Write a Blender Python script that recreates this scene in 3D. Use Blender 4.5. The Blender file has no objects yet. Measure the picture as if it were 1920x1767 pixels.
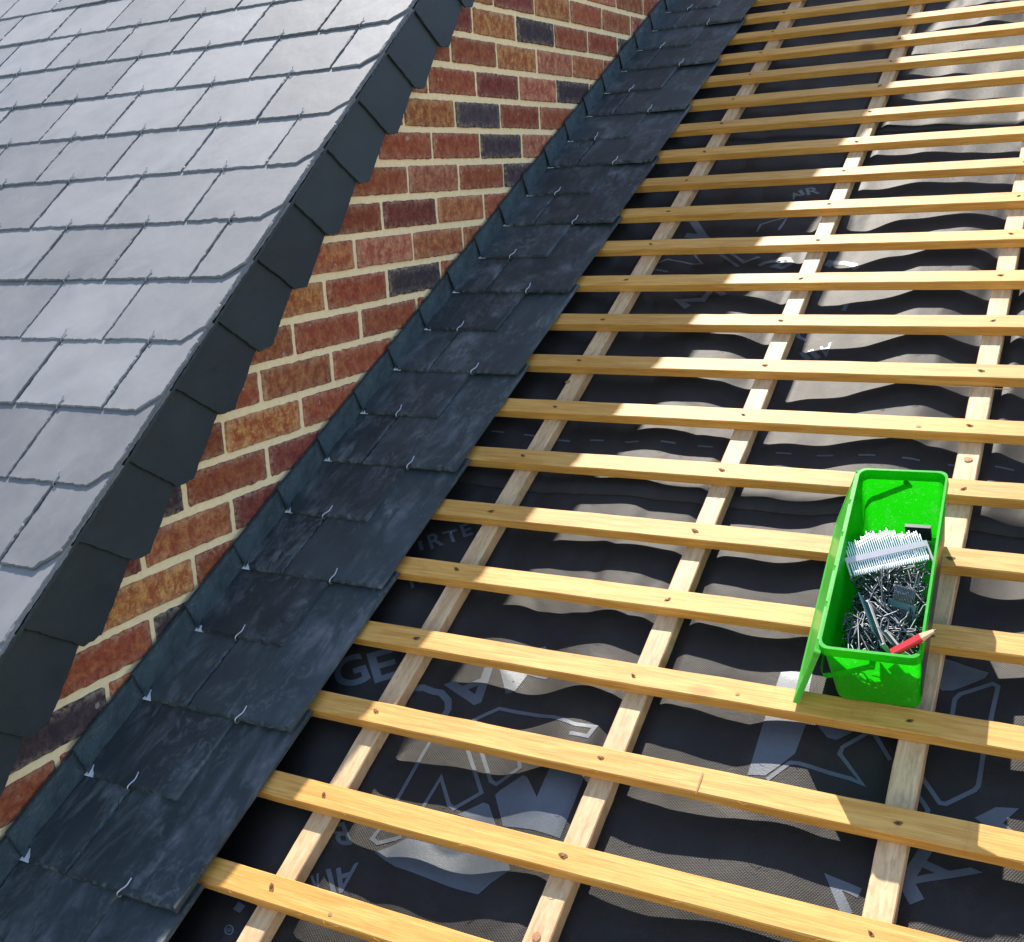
import bpy, bmesh, math, random
from mathutils import Vector, Matrix, noise
from math import sin, cos, pi, radians

random.seed(7)
# ------------------------------------------------------------------ camera, sky, sun, exposure
scn = bpy.context.scene
COL = scn.collection
R_CAM = ((0.8779353, 0.4754361, -0.0564814), (0.0517401, -0.2114916, -0.9760093), (-0.475976, 0.8539507, -0.2102751))
C_CAM = Vector((1.4656, -2.5522, -0.4709))
F_PX, CX, CY, W_PX, H_PX = 2131.35, 959.14, 803.16, 1920.0, 1767.0
cam_d = bpy.data.cameras.new('camera')
cam = bpy.data.objects.new('camera', cam_d)
COL.objects.link(cam)
cam_d.sensor_width = 36.0
cam_d.lens = F_PX / W_PX * 36.0
cam_d.shift_x = (W_PX / 2 - CX) / W_PX
cam_d.shift_y = (CY - H_PX / 2) / W_PX
cam_d.clip_start = 0.05
cam_d.clip_end = 500
_x, _y, _z = Vector(R_CAM[0]), -Vector(R_CAM[1]), -Vector(R_CAM[2])
M = Matrix((_x, _y, _z)).transposed().to_4x4()
M.translation = C_CAM
cam.matrix_world = M
scn.camera = cam

PL, PU = 0.4830833, 0.6906725          # pitches of the lower and the upper roof
ZL, ZU = -0.64149, 0.202084            # height of the batten tops / upper slate bed at Y = 0
SUN_LOCAL = (0.655, -1.5, -1.0)         # travel direction of light in (X, up slope, normal) of the lower roof

world = bpy.data.worlds.new('World')
scn.world = world
world.use_nodes = True
wn = world.node_tree
for n in list(wn.nodes):
    wn.nodes.remove(n)
sky = wn.nodes.new('ShaderNodeTexSky')
sky.sky_type = 'NISHITA'
sky.sun_disc = False
bg = wn.nodes.new('ShaderNodeBackground')
wo = wn.nodes.new('ShaderNodeOutputWorld')
wn.links.new(sky.outputs[0], bg.inputs[0])
wn.links.new(bg.outputs[0], wo.inputs[0])
bg.inputs[1].default_value = 0.15

dX, dS, dN = SUN_LOCAL
dirv = Vector((dX, dS * cos(PL) - dN * sin(PL), dS * sin(PL) + dN * cos(PL))).normalized()
to_sun = -dirv
sky.sun_elevation = math.asin(to_sun.z)
sky.sun_rotation = math.atan2(to_sun.x, to_sun.y)
sky.air_density = 0.9
sky.dust_density = 0.3
sky.ozone_density = 0.2
sd = bpy.data.lights.new('sun', 'SUN')
sd.energy = 3.55
sd.angle = radians(0.5)
sd.color = (1.0, 0.95, 0.87)
sun = bpy.data.objects.new('sun', sd)
COL.objects.link(sun)
sun.rotation_euler = dirv.to_track_quat('-Z', 'Y').to_euler()
sun.location = to_sun * 20
scn.view_settings.view_transform = 'Standard'
scn.view_settings.look = 'None'
scn.view_settings.exposure = 1.4
scn.view_settings.gamma = 1.0
scn.render.engine = 'CYCLES'
try:
    scn.cycles.max_bounces = 8
except Exception:
    pass

# ------------------------------------------------------------------ frames
def rp(X, s, n=0.0):      # lower roof: across, up the slope, normal -> world
    return Vector((X, s * cos(PL) - n * sin(PL), ZL + s * sin(PL) + n * cos(PL)))

def upt(X, s, n=0.0):     # upper roof
    return Vector((X, s * cos(PU) - n * sin(PU), ZU + s * sin(PU) + n * cos(PU)))

def ray(x, y):
    a, b = (x - CX) / F_PX, (y - CY) / F_PX
    r = Vector(R_CAM[0]) * a + Vector(R_CAM[1]) * b + Vector(R_CAM[2])
    return r

def at(x, y, n=0.0):      # where the photograph's pixel lies on a plane n above the lower roof: (X, s)
    N = Vector((0, -sin(PL), cos(PL)))
    P0 = Vector((0, 0, ZL)) + N * n
    d = ray(x, y)
    t = N.dot(P0 - C_CAM) / N.dot(d)
    P = C_CAM + d * t
    return P.x, P.y * cos(PL) + (P.z - ZL) * sin(PL)

MAT_L = Matrix.Rotation(PL, 4, 'X')
# ------------------------------------------------------------------ node helpers
class NT:
    def __init__(self, name):
        self.m = bpy.data.materials.new(name)
        self.m.use_nodes = True
        self.t = self.m.node_tree
        for n in list(self.t.nodes):
            self.t.nodes.remove(n)
        self.out = self.t.nodes.new('ShaderNodeOutputMaterial')
        self.b = self.t.nodes.new('ShaderNodeBsdfPrincipled')
        self.t.links.new(self.b.outputs[0], self.out.inputs[0])
        self.tc = self.t.nodes.new('ShaderNodeTexCoord')
    def node(self, kind, **kw):
        n = self.t.nodes.new('ShaderNode' + kind)
        for k, v in kw.items():
            setattr(n, k, v)
        return n
    def link(self, a, b):
        self.t.links.new(a, b)
    def set(self, n, **kw):
        for k, v in kw.items():
            n.inputs[k.replace('_', ' ')].default_value = v
        return n
    def mapping(self, scale=(1, 1, 1), coord='Object', rot=(0, 0, 0)):
        mp = self.node('Mapping')
        mp.inputs['Scale'].default_value = scale
        mp.inputs['Rotation'].default_value = rot
        self.link(self.tc.outputs[coord], mp.inputs['Vector'])
        return mp.outputs[0]
    def noise(self, vec, scale, detail=4, rough=0.55, dist=0.0, w=None):
        n = self.node('TexNoise')
        if w is not None:
            n.noise_dimensions = '4D'
            self.link(w, n.inputs['W'])
        n.inputs['Scale'].default_value = scale
        n.inputs['Detail'].default_value = detail
        n.inputs['Roughness'].default_value = rough
        n.inputs['Distortion'].default_value = dist
        self.link(vec, n.inputs['Vector'])
        return n.outputs['Fac']
    def ramp(self, fac, stops, interp='LINEAR'):
        r = self.node('ValToRGB')
        cr = r.color_ramp
        cr.interpolation = interp
        while len(cr.elements) < len(stops):
            cr.elements.new(0.5)
        for e, (p, c) in zip(cr.elements, stops):
            e.position = p
            e.color = (*c, 1) if len(c) == 3 else c
        self.link(fac, r.inputs[0])
        return r.outputs[0]
    def mix(self, fac, a, b, mode='MIX'):
        n = self.node('MixRGB', blend_type=mode)
        for s, v in ((0, fac), (1, a), (2, b)):
            if isinstance(v, (int, float)):
                n.inputs[s].default_value = v
            elif isinstance(v, tuple):
                n.inputs[s].default_value = (*v, 1) if len(v) == 3 else v
            else:
                self.link(v, n.inputs[s])
        return n.outputs[0]
    def math(self, op, a, b=0.5, clamp=False):
        n = self.node('Math', operation=op)
        n.use_clamp = clamp
        for s, v in ((0, a), (1, b)):
            if isinstance(v, (int, float)):
                n.inputs[s].default_value = v
            else:
                self.link(v, n.inputs[s])
        return n.outputs[0]
    def bump(self, h, strength=0.3, dist=0.002, prev=None):
        n = self.node('Bump')
        n.inputs['Strength'].default_value = strength
        n.inputs['Distance'].default_value = dist
        self.link(h, n.inputs['Height'])
        if prev is not None:
            self.link(prev, n.inputs['Normal'])
        return n.outputs[0]
    def rnd(self):
        return self.node('ObjectInfo').outputs['Random']

def mat_slate(name, base, scuff, rough, attr=False, scf=0.75, spec=0.5):
    t = NT(name)
    v = t.tc.outputs['Object']
    if attr:
        a = t.node('Attribute', attribute_name='tone')
        w = a.outputs['Fac']
    else:
        w = t.rnd()
    w10 = t.math('MULTIPLY', w, 37.0)
    vg = t.mapping((1, 0.32, 1))
    cloud = t.noise(v, 7.0, 5, 0.6, 0.6, w10)
    streak = t.noise(vg, 26.0, 6, 0.65, 0.8, w10)
    fine = t.noise(v, 160.0, 4, 0.7, 0, w10)
    tone = t.math('ADD', t.math('MULTIPLY', w, 0.5), 0.75)
    c = t.mix(t.ramp(cloud, [(0.3, (0, 0, 0)), (0.72, (1, 1, 1))]), base, tuple(x * 1.45 + 0.004 for x in base))
    c = t.mix(1.0, c, tone, 'MULTIPLY')
    sc = t.math('MULTIPLY', t.ramp(streak, [(0.46, (0, 0, 0)), (0.72, (1, 1, 1))]), t.ramp(t.noise(v, 8.0, 4, 0.6, 0.8, w10), [(0.40, (0, 0, 0)), (0.64, (1, 1, 1))]))
    c = t.mix(t.math('MULTIPLY', sc, scf), c, scuff)
    sm = t.math('MULTIPLY', t.ramp(t.noise(t.mapping((1, 0.6, 1)), 46.0, 6, 0.72, 1.6, w10), [(0.50, (0, 0, 0)), (0.66, (1, 1, 1))]),
                t.ramp(t.noise(v, 5.5, 3, 0.55, 1.0, w10), [(0.46, (0, 0, 0)), (0.60, (1, 1, 1))]))
    c = t.mix(t.math('MULTIPLY', sm, scf * 0.55), c, scuff)
    spk = t.ramp(t.noise(v, 240.0, 2, 0.5, 0, w10), [(0.76, (0, 0, 0)), (0.80, (1, 1, 1))])
    c = t.mix(t.math('MULTIPLY', spk, 0.35), c, scuff)
    t.link(c, t.b.inputs['Base Color'])
    r = t.math('ADD', t.math('MULTIPLY', cloud, 0.22), rough - 0.1)
    r = t.math('ADD', r, t.math('MULTIPLY', sc, 0.12))
    t.link(r, t.b.inputs['Roughness'])
    t.b.inputs['Specular IOR Level'].default_value = spec
    wav = t.noise(t.mapping((1, 0.45, 1)), 11.0, 3, 0.5, 0.3, w10)
    n1 = t.bump(wav, 0.5, 0.006)
    n2 = t.bump(streak, 0.35, 0.0012, n1)
    n3 = t.bump(fine, 0.35, 0.0005, n2)
    t.link(n3, t.b.inputs['Normal'])
    return t.m

def mat_wood(name, c1, c2, knot, spec=0.35, rough=0.55, gx=1.0, gy=14.0):
    t = NT(name)
    w10 = t.math('MULTIPLY', t.rnd(), 53.0)
    vg = t.mapping((gx, gy, gy))
    g = t.noise(vg, 7.0, 6, 0.6, 1.0, w10)
    g2 = t.noise(t.mapping((gx * 1.5, gy * 5, gy * 5)), 8.0, 3, 0.6, 0.4, w10)
    blot = t.noise(t.mapping((gx * 1.2, 2.5, 2.5)), 4.0, 3, 0.5, 0.3, w10)
    c = t.mix(t.ramp(g, [(0.38, (0, 0, 0)), (0.62, (1, 1, 1))]), c1, c2)
    c = t.mix(t.math('MULTIPLY', t.ramp(g2, [(0.48, (0, 0, 0)), (0.66, (1, 1, 1))]), 0.5), c, tuple(x * 0.6 for x in c2))
    c = t.mix(t.math('MULTIPLY', t.ramp(blot, [(0.55, (0, 0, 0)), (0.8, (1, 1, 1))]), 0.35), c, tuple(x * y for x, y in zip(c1, (1.0, 0.82, 0.6))))
    vo = t.node('TexVoronoi')
    vo.inputs['Scale'].default_value = 3.1
    vo.voronoi_dimensions = '4D'
    t.link(t.mapping((gx, gx * 1.6, gx * 1.6)), vo.inputs['Vector'])
    t.link(w10, vo.inputs['W'])
    kn = t.ramp(vo.outputs['Distance'], [(0.045, (1, 1, 1)), (0.10, (0, 0, 0))])
    c = t.mix(t.math('MULTIPLY', kn, 0.75), c, knot)
    c = t.mix(1.0, c, t.math('ADD', t.math('MULTIPLY', t.rnd(), 0.22), 0.84), 'MULTIPLY')
    dirt = t.math('MULTIPLY', t.ramp(t.noise(t.tc.outputs['Object'], 16, 6, 0.75, 1.0, w10), [(0.56, (0, 0, 0)), (0.72, (1, 1, 1))]), 0.3)
    c = t.mix(dirt, c, tuple(x * 0.5 for x in c2))
    t.link(c, t.b.inputs['Base Color'])
    t.b.inputs['Roughness'].default_value = rough
    t.b.inputs['Specular IOR Level'].default_value = spec
    n1 = t.bump(g2, 0.5, 0.0006)
    n2 = t.bump(g, 0.3, 0.0012, n1)
    t.link(n2, t.b.inputs['Normal'])
    return t.m

def mat_plain(name, col, rough=0.5, metal=0.0, spec=0.5, nscale=60, nstr=0.15, dist=0.001, var=0.25):
    t = NT(name)
    v = t.tc.outputs['Object']
    n = t.noise(v, nscale, 4, 0.6)
    c = t.mix(n, tuple(x * (1 - var) for x in col), tuple(min(1, x * (1 + var)) for x in col))
    t.link(c, t.b.inputs['Base Color'])
    t.b.inputs['Roughness'].default_value = rough
    t.b.inputs['Metallic'].default_value = metal
    t.b.inputs['Specular IOR Level'].default_value = spec
    t.link(t.bump(n, nstr, dist), t.b.inputs['Normal'])
    return t.m

def mat_plastic(name, col, trans=0.45, rough=0.35):
    t = NT(name)
    v = t.tc.outputs['Object']
    n = t.noise(v, 18, 5, 0.65)
    c = t.mix(n, tuple(x * 0.85 for x in col), tuple(min(1, x * 1.15) for x in col))
    dust = t.ramp(t.noise(v, 45, 6, 0.7, 0.5), [(0.55, (0, 0, 0)), (0.8, (1, 1, 1))])
    c = t.mix(t.math('MULTIPLY', dust, 0.12), c, (0.42, 0.5, 0.36))
    scr = t.ramp(t.noise(t.mapping((9, 1.4, 9)), 30, 4, 0.6, 0.6), [(0.60, (0, 0, 0)), (0.66, (1, 1, 1))])
    c = t.mix(t.math('MULTIPLY', scr, 0.14), c, (0.45, 0.6, 0.4))
    t.link(c, t.b.inputs['Base Color'])
    t.b.inputs['Roughness'].default_value = rough
    t.link(t.bump(t.noise(v, 90, 3), 0.12, 0.001), t.b.inputs['Normal'])
    tr = t.node('BsdfTranslucent')
    t.link(c, tr.inputs[0])
    mx = t.node('MixShader')
    mx.inputs[0].default_value = trans
    t.link(t.b.outputs[0], mx.inputs[1])
    t.link(tr.outputs[0], mx.inputs[2])
    t.link(mx.outputs[0], t.out.inputs[0])
    return t.m

def mat_brick():
    t = NT('brick')
    v = t.tc.outputs['Object']
    a = t.node('Attribute', attribute_name='bcol').outputs['Color']
    b = t.node('Attribute', attribute_name='bmot').outputs['Color']
    n1 = t.noise(v, 44, 8, 0.8, 0.25)
    n2 = t.noise(v, 75, 5, 0.7, 0.5)
    c = t.mix(t.ramp(n1, [(0.44, (0, 0, 0)), (0.60, (1, 1, 1))]), a, b)
    c = t.mix(t.math('MULTIPLY', t.ramp(n2, [(0.5, (0, 0, 0)), (0.72, (1, 1, 1))]), 0.55), c, t.mix(1.0, a, (0.45, 0.4, 0.42), 'MULTIPLY'))
    bl = t.math('MULTIPLY', t.ramp(t.noise(v, 33, 6, 0.75, 0.3), [(0.54, (0, 0, 0)), (0.66, (1, 1, 1))]), t.ramp(t.noise(v, 9, 2, 0.5, 0.5), [(0.42, (0, 0, 0)), (0.6, (1, 1, 1))]))
    c = t.mix(t.math('MULTIPLY', bl, 0.5), c, t.mix(1.0, a, (0.32, 0.28, 0.35), 'MULTIPLY'))
    fl = t.math('MULTIPLY', t.ramp(t.noise(v, 60, 5, 0.75, 0.2), [(0.55, (0, 0, 0)), (0.68, (1, 1, 1))]), t.ramp(t.noise(v, 13, 2, 0.5, 0.9), [(0.48, (0, 0, 0)), (0.62, (1, 1, 1))]))
    c = t.mix(t.math('MULTIPLY', fl, 0.4), c, t.mix(0.5, b, (0.62, 0.33, 0.14)))
    ed = t.node('Attribute', attribute_name='edge').outputs['Fac']
    lim = t.math('MULTIPLY', t.ramp(t.noise(v, 95, 4, 0.7), [(0.42, (0, 0, 0)), (0.6, (1, 1, 1))]), ed)
    c = t.mix(t.math('MULTIPLY', lim, 0.4), c, (0.6, 0.47, 0.32))
    sp = t.ramp(t.noise(v, 42, 2, 0.5), [(0.70, (0, 0, 0)), (0.74, (1, 1, 1))])
    c = t.mix(t.math('MULTIPLY', sp, 0.4), c, (0.62, 0.52, 0.42))
    t.link(c, t.b.inputs['Base Color'])
    t.b.inputs['Roughness'].default_value = 0.85
    t.b.inputs['Specular IOR Level'].default_value = 0.3
    x1 = t.bump(n1, 0.8, 0.005)
    x2 = t.bump(n2, 0.9, 0.0026, x1)
    x3 = t.bump(t.noise(v, 320, 3, 0.7), 0.5, 0.0007, x2)
    t.link(x3, t.b.inputs['Normal'])
    return t.m

def mat_membrane():
    t = NT('breather_membrane')
    v = t.tc.outputs['Object']
    n = t.noise(v, 3.0, 4, 0.6, 0.4)
    dust = t.ramp(t.noise(v, 14, 6, 0.7, 0.6), [(0.5, (0, 0, 0)), (0.75, (1, 1, 1))])
    c = t.mix(n, (0.0105, 0.0095, 0.0085), (0.021, 0.0185, 0.0155))
    c = t.mix(t.math('MULTIPLY', dust, 0.22), c, (0.06, 0.055, 0.048))
    t.link(c, t.b.inputs['Base Color'])
    r = t.math('ADD', t.math('MULTIPLY', t.noise(v, 20, 5, 0.6), 0.10), 0.49)
    t.link(r, t.b.inputs['Roughness'])
    t.b.inputs['Specular IOR Level'].default_value = 0.25
    t.b.inputs['Specular Tint'].default_value = (1.0, 0.93, 0.85, 1)
    # woven face: fine crossed ribs, slightly darker in the holes
    def weave(rot):
        wv = t.node('TexWave', wave_type='BANDS', bands_direction='X')
        wv.inputs['Scale'].default_value = 105.0
        wv.inputs['Distortion'].default_value = 0.6
        wv.inputs['Detail'].default_value = 1.0
        wv.inputs['Detail Scale'].default_value = 0.4
        t.link(t.mapping((1, 1, 1), 'Object', (0, 0, rot)), wv.inputs['Vector'])
        return wv.outputs['Fac']
    wsum = t.math('MULTIPLY', weave(0.55), weave(-0.95))
    n1 = t.bump(wsum, 0.4, 0.0006)
    n2 = t.bump(t.noise(v, 30, 5, 0.65, 0.5), 0.3, 0.003, n1)
    t.link(n2, t.b.inputs['Normal'])
    return t.m

def mat_print():
    t = NT('grey_ink')
    v = t.tc.outputs['Object']
    n = t.noise(v, 90, 4, 0.7)
    c = t.mix(n, (0.038, 0.046, 0.054), (0.065, 0.075, 0.085))
    t.link(c, t.b.inputs['Base Color'])
    t.b.inputs['Roughness'].default_value = 0.42
    t.b.inputs['Specular IOR Level'].default_value = 0.6
    t.link(t.bump(t.noise(v, 400, 2), 0.3, 0.0006), t.b.inputs['Normal'])
    return t.m

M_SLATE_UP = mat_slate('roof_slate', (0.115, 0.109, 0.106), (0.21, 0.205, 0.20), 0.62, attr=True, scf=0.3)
M_SLATE = mat_slate('new_slate', (0.026, 0.033, 0.034), (0.25, 0.26, 0.26), 0.50, scf=0.62, spec=0.33)
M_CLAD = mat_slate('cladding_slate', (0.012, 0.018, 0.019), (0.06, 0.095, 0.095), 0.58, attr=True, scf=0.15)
M_BATTEN = mat_wood('treated_batten', (0.69, 0.36, 0.085), (0.56, 0.245, 0.04), (0.26, 0.10, 0.02))
M_CBATTEN = mat_wood('counter_batten_wood', (0.68, 0.455, 0.24), (0.54, 0.32, 0.145), (0.27, 0.13, 0.05), gx=14.0, gy=1.0)
M_BRICK = mat_brick()
M_MORTAR = mat_plain('lime_mortar', (0.90, 0.67, 0.375), 0.95, 0, 0.2, 95, 0.9, 0.003, 0.16)
M_MEMB = mat_membrane()
M_PRINT = mat_print()
M_STEEL = mat_plain('steel_wire', (0.50, 0.51, 0.53), 0.4, 0.9, 0.5, 80, 0.1, 0.0004, 0.15)
M_DULL = mat_plain('weathered_steel', (0.30, 0.30, 0.31), 0.6, 0.3, 0.5, 80, 0.1, 0.0004, 0.2)
M_DARKST = mat_plain('dark_steel', (0.13, 0.14, 0.15), 0.45, 0.85, 0.5, 80, 0.1, 0.0004, 0.25)
M_BRIGHT = mat_plain('white_wire_and_glint', (0.93, 0.94, 0.95), 0.42, 0.25, 0.5, 30, 0.1, 0.0006, 0.03)  # near-white for hook wires; on soaker corners it paints a sky glint
M_SOAKER = mat_plain('grey_coated_metal', (0.056, 0.076, 0.082), 0.32, 0.15, 0.6, 22, 0.9, 0.010, 0.6)
M_NAIL = mat_plain('dark_nail', (0.07, 0.05, 0.04), 0.5, 0.7, 0.5, 90, 0.2, 0.0005, 0.3)
M_HOLE = mat_plain('punched_wood', (0.19, 0.085, 0.02), 0.9, 0, 0.2, 300, 0.5, 0.0008, 0.5)
M_GREEN = mat_plastic('green_plastic', (0.008, 0.50, 0.003), 0.5, 0.3)
M_GREEN_PALE = mat_plastic('clear_green_plastic', (0.16, 0.66, 0.10), 0.5, 0.25)
M_RED = mat_plain('red_paint', (0.50, 0.006, 0.008), 0.35, 0, 0.5, 60, 0.1, 0.0004, 0.12)
M_PWOOD = mat_plain('cedar', (0.62, 0.38, 0.2), 0.7, 0, 0.3, 120, 0.3, 0.0004, 0.15)
M_LEAD = mat_plain('graphite', (0.03, 0.03, 0.035), 0.4, 0, 0.5, 90, 0.1, 0.0003, 0.2)
M_TAPE = mat_plain('collating_tape', (0.55, 0.50, 0.49), 0.4, 0.2, 0.5, 90, 0.1, 0.0003, 0.12)
M_BLACK = mat_plain('black_plastic', (0.02, 0.022, 0.028), 0.35, 0, 0.5, 60, 0.1, 0.0004, 0.2)
M_TEAL = mat_plain('dark_teal_coating', (0.05, 0.12, 0.12), 0.35, 0.5, 0.5, 60, 0.1, 0.0004, 0.2)
M_GROUND = mat_plain('grass_ground', (0.07, 0.09, 0.04), 0.95, 0, 0.2, 3, 0.6, 0.03, 0.4)
M_FELT = mat_plain('roof_boarding', (0.03, 0.03, 0.032), 0.9, 0, 0.2, 20, 0.3, 0.002, 0.3)

# ------------------------------------------------------------------ object helpers
def tag(o, label=None, cat=None, group=None, kind=None):
    if label: o['label'] = label
    if cat: o['category'] = cat
    if group: o['group'] = group
    if kind: o['kind'] = kind
    return o

def mesh_obj(name, verts, faces, mat, parent=None, smooth=False, loc=None, rot=None, mats=None, fmat=None):
    me = bpy.data.meshes.new(name)
    me.from_pydata([tuple(v) for v in verts], [], faces)
    for m in (mats or [mat]):
        me.materials.append(m)
    if fmat:
        me.polygons.foreach_set('material_index', fmat)
    if smooth:
        me.polygons.foreach_set('use_smooth', [True] * len(me.polygons))
    me.update()
    o = bpy.data.objects.new(name, me)
    COL.objects.link(o)
    if parent is not None:
        o.parent = parent
    if loc is not None: o.location = loc
    if rot is not None: o.rotation_euler = rot
    return o

def empty(name, loc, rot=(0, 0, 0)):
    o = bpy.data.objects.new(name, None)
    COL.objects.link(o)
    o.location = loc
    o.rotation_euler = rot
    o.empty_display_size = 0.05
    return o

def tube(pts, r, sides=6, closed=False, cap=True, taper=None):
    """tube along a polyline; returns verts, faces"""
    V, F = [], []
    pts = [Vector(p) for p in pts]
    n = len(pts)
    up = None
    for i, p in enumerate(pts):
        if i == 0: d = pts[1] - p
        elif i == n - 1: d = p - pts[i - 1]
        else: d = (pts[i + 1] - pts[i - 1])
        d.normalize()
        if up is None:
            up = Vector((0, 0, 1)) if abs(d.z) < 0.9 else Vector((1, 0, 0))
        a = d.cross(up)
        if a.length < 1e-6: a = d.orthogonal()
        a.normalize()
        b = a.cross(d).normalized()
        up = b
        rr = r if taper is None else r * taper[i]
        for k in range(sides):
            t = 2 * pi * k / sides
            V.append(p + a * (rr * cos(t)) + b * (rr * sin(t)))
    for i in range(n - 1):
        for k in range(sides):
            k2 = (k + 1) % sides
            F.append((i * sides + k, i * sides + k2, (i + 1) * sides + k2, (i + 1) * sides + k))
    if cap:
        F.append(tuple(range(sides))[::-1])
        F.append(tuple((n - 1) * sides + k for k in range(sides)))
    return V, F

def join(parts):
    V, F = [], []
    for v, f in parts:
        o = len(V)
        V += list(v)
        F += [tuple(i + o for i in q) for q in f]
    return V, F

def box(x0, x1, y0, y1, z0, z1):
    V = [Vector(p) for p in ((x0, y0, z0), (x1, y0, z0), (x1, y1, z0), (x0, y1, z0), (x0, y0, z1), (x1, y0, z1), (x1, y1, z1), (x0, y1, z1))]
    F = [(3, 2, 1, 0), (4, 5, 6, 7), (0, 1, 5, 4), (1, 2, 6, 5), (2, 3, 7, 6), (3, 0, 4, 7)]
    return V, F

def nz(*a):
    return noise.noise(Vector(a))

ORD = ['first', 'second', 'third', 'fourth', 'fifth', 'sixth', 'seventh', 'eighth', 'ninth', 'tenth', 'eleventh', 'twelfth', 'thirteenth',
       'fourteenth', 'fifteenth', 'sixteenth', 'seventeenth', 'eighteenth', 'nineteenth', 'twentieth', 'twenty-first', 'twenty-second',
       'twenty-third', 'twenty-fourth', 'twenty-fifth', 'twenty-sixth', 'twenty-seventh', 'twenty-eighth']

# ------------------------------------------------------------------ slate builder
def slate_geo(outline, th, seed, riven=0.0009, step=0.006, chip=0.0022, rough_sides=(True,) * 9):
    """outline: 2-D polygon (x, y) counter-clockwise. Riven, chipped edges; bottom at z 0, top at z th.
    returns verts, faces in local (x, y, z)"""
    rnd = random.Random(seed)
    pts = []
    n = len(outline)
    for i in range(n):
        a, b = Vector(outline[i]), Vector(outline[(i + 1) % n])
        L = (b - a).length
        d = (b - a).normalized()
        nn = Vector((d.y, -d.x))
        k = max(1, int(L / step)) if rough_sides[i % len(rough_sides)] else 1
        for j in range(k):
            t = j / k
            p = a + (b - a) * t
            if 0 < j:
                p += nn * (rnd.uniform(-riven, riven) + riven * 1.6 * nz(p.x * 60, p.y * 60, seed))
                p += d * rnd.uniform(-0.12, 0.12) * step
            if j == 0:
                pv = (a - Vector(outline[i - 1])).normalized()
                pn = Vector((pv.y, -pv.x))
                pts.append((p, (nn + pn).normalized() * 1.35, 0.5))
            else:
                pts.append((p, nn, 1.0 if k > 1 else 0.2))
    V, F = [], []
    m = len(pts)
    cut = [not rough_sides[i % len(rough_sides)] for i in range(n)]
    for p, nn, kf in pts:
        V.append(Vector((p.x, p.y, 0)))
    mid = []
    for i, (p, nn, kf) in enumerate(pts):
        q = p - nn * abs(rnd.gauss(0, chip * 0.25)) * kf
        V.append(Vector((q.x, q.y, th * rnd.uniform(0.35, 0.7))))
    for i, (p, nn, kf) in enumerate(pts):
        c = kf * chip * (0.35 + 1.5 * max(0, nz(p.x * 45, p.y * 45, seed + 9.3)) + rnd.random() * 0.5)
        q = p - nn * c
        V.append(Vector((q.x, q.y, th)))
    F.append(tuple(range(m))[::-1])
    for lv in (0, 1):
        for i in range(m):
            j = (i + 1) % m
            F.append((lv * m + i, lv * m + j, (lv + 1) * m + j, (lv + 1) * m + i))
    F.append(tuple(2 * m + i for i in range(m)))
    return V, F

def place(V, fn):
    return [fn(v) for v in V]

def add_attr(o, name, vals):
    a = o.data.attributes.new(name, 'FLOAT', 'FACE')
    a.data.foreach_set('value', vals)

# ================================================================== GROUND
gs = 60
gv = [(-gs, -gs, -6.4), (gs, -gs, -6.4), (gs, gs, -6.4), (-gs, gs, -6.4)]
g = mesh_obj('ground', gv, [(0, 1, 2, 3)], M_GROUND)
tag(g, kind='structure')

# ================================================================== UPPER ROOF
WU, GU, SU = 0.223044, 0.154219, -1.439042
XE = 0.058                   # right-hand edge of the upper slates
TH = 0.0043
LEN = 0.362
LIFT = 2.45 * TH
roof = empty('slate_roof', upt(XE, -2.7, 0))
tag(roof, 'finished grey slate roof at the upper left, slates hung on small metal hooks', 'roof')
def rel(v):
    return v - roof.location

V_all, F_all, tone = [], [], []
hooks_up = []
for r in range(-8, 14):
    full = (r % 2 == 0)
    st = SU + GU * r
    xs = XE
    first = True
    while xs > -2.45:
        w = WU if (full or not first) else WU * 0.5
        x1, x0 = xs, xs - w
        gap = 0.0017
        seed = r * 97 + int(round(xs * 1000))
        rn = random.Random(seed)
        dy = rn.uniform(-0.0014, 0.0014)
        X0, X1 = x0 + gap + rn.uniform(0, 0.0012), x1 - (gap if not first else 0) - rn.uniform(0, 0.0012)
        if first:
            out = [(X0, st + dy), (X1 - 0.034, st + dy), (X1, st + 0.036 + dy), (X1, st + LEN), (X0, st + LEN)]
            rs = (True, True, True, False, True)
        else:
            out = [(X0, st + dy), (X1, st + dy + rn.uniform(-0.001, 0.001)), (X1, st + LEN), (X0, st + LEN)]
            rs = (True, True, False, True)
        V, F = slate_geo(out, TH * rn.uniform(0.9, 1.08), seed, rough_sides=rs, chip=0.0026, riven=0.0010, step=0.005)
        tw = rn.uniform(-0.0006, 0.0006)
        def fn(v, st=st, x0=x0, w=w, tw=tw):
            return rel(upt(v.x, v.y, LIFT * (1 - (v.y - st) / LEN) + v.z + tw * (v.x - x0) / w * 2))
        V = place(V, fn)
        o = len(V_all)
        V_all += V
        F_all += [tuple(i + o for i in f) for f in F]
        tone += [rn.random()] * len(F)
        if not (first and not full):
            hooks_up.append(((x0 + x1) / 2, st))
        xs -= w
        first = False
o = mesh_obj('slate_covering', V_all, F_all, M_SLATE_UP, roof)
add_attr(o, 'tone', tone)
# boarding under the slates, out to the rest of the roof
bv, bf = box(-4.5, 0.018, -2.72, 2.4, -0.032, -0.004)
o = mesh_obj('roof_boarding', place(bv, lambda v: rel(upt(v.x, v.y, v.z))), bf, M_FELT, roof)
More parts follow.
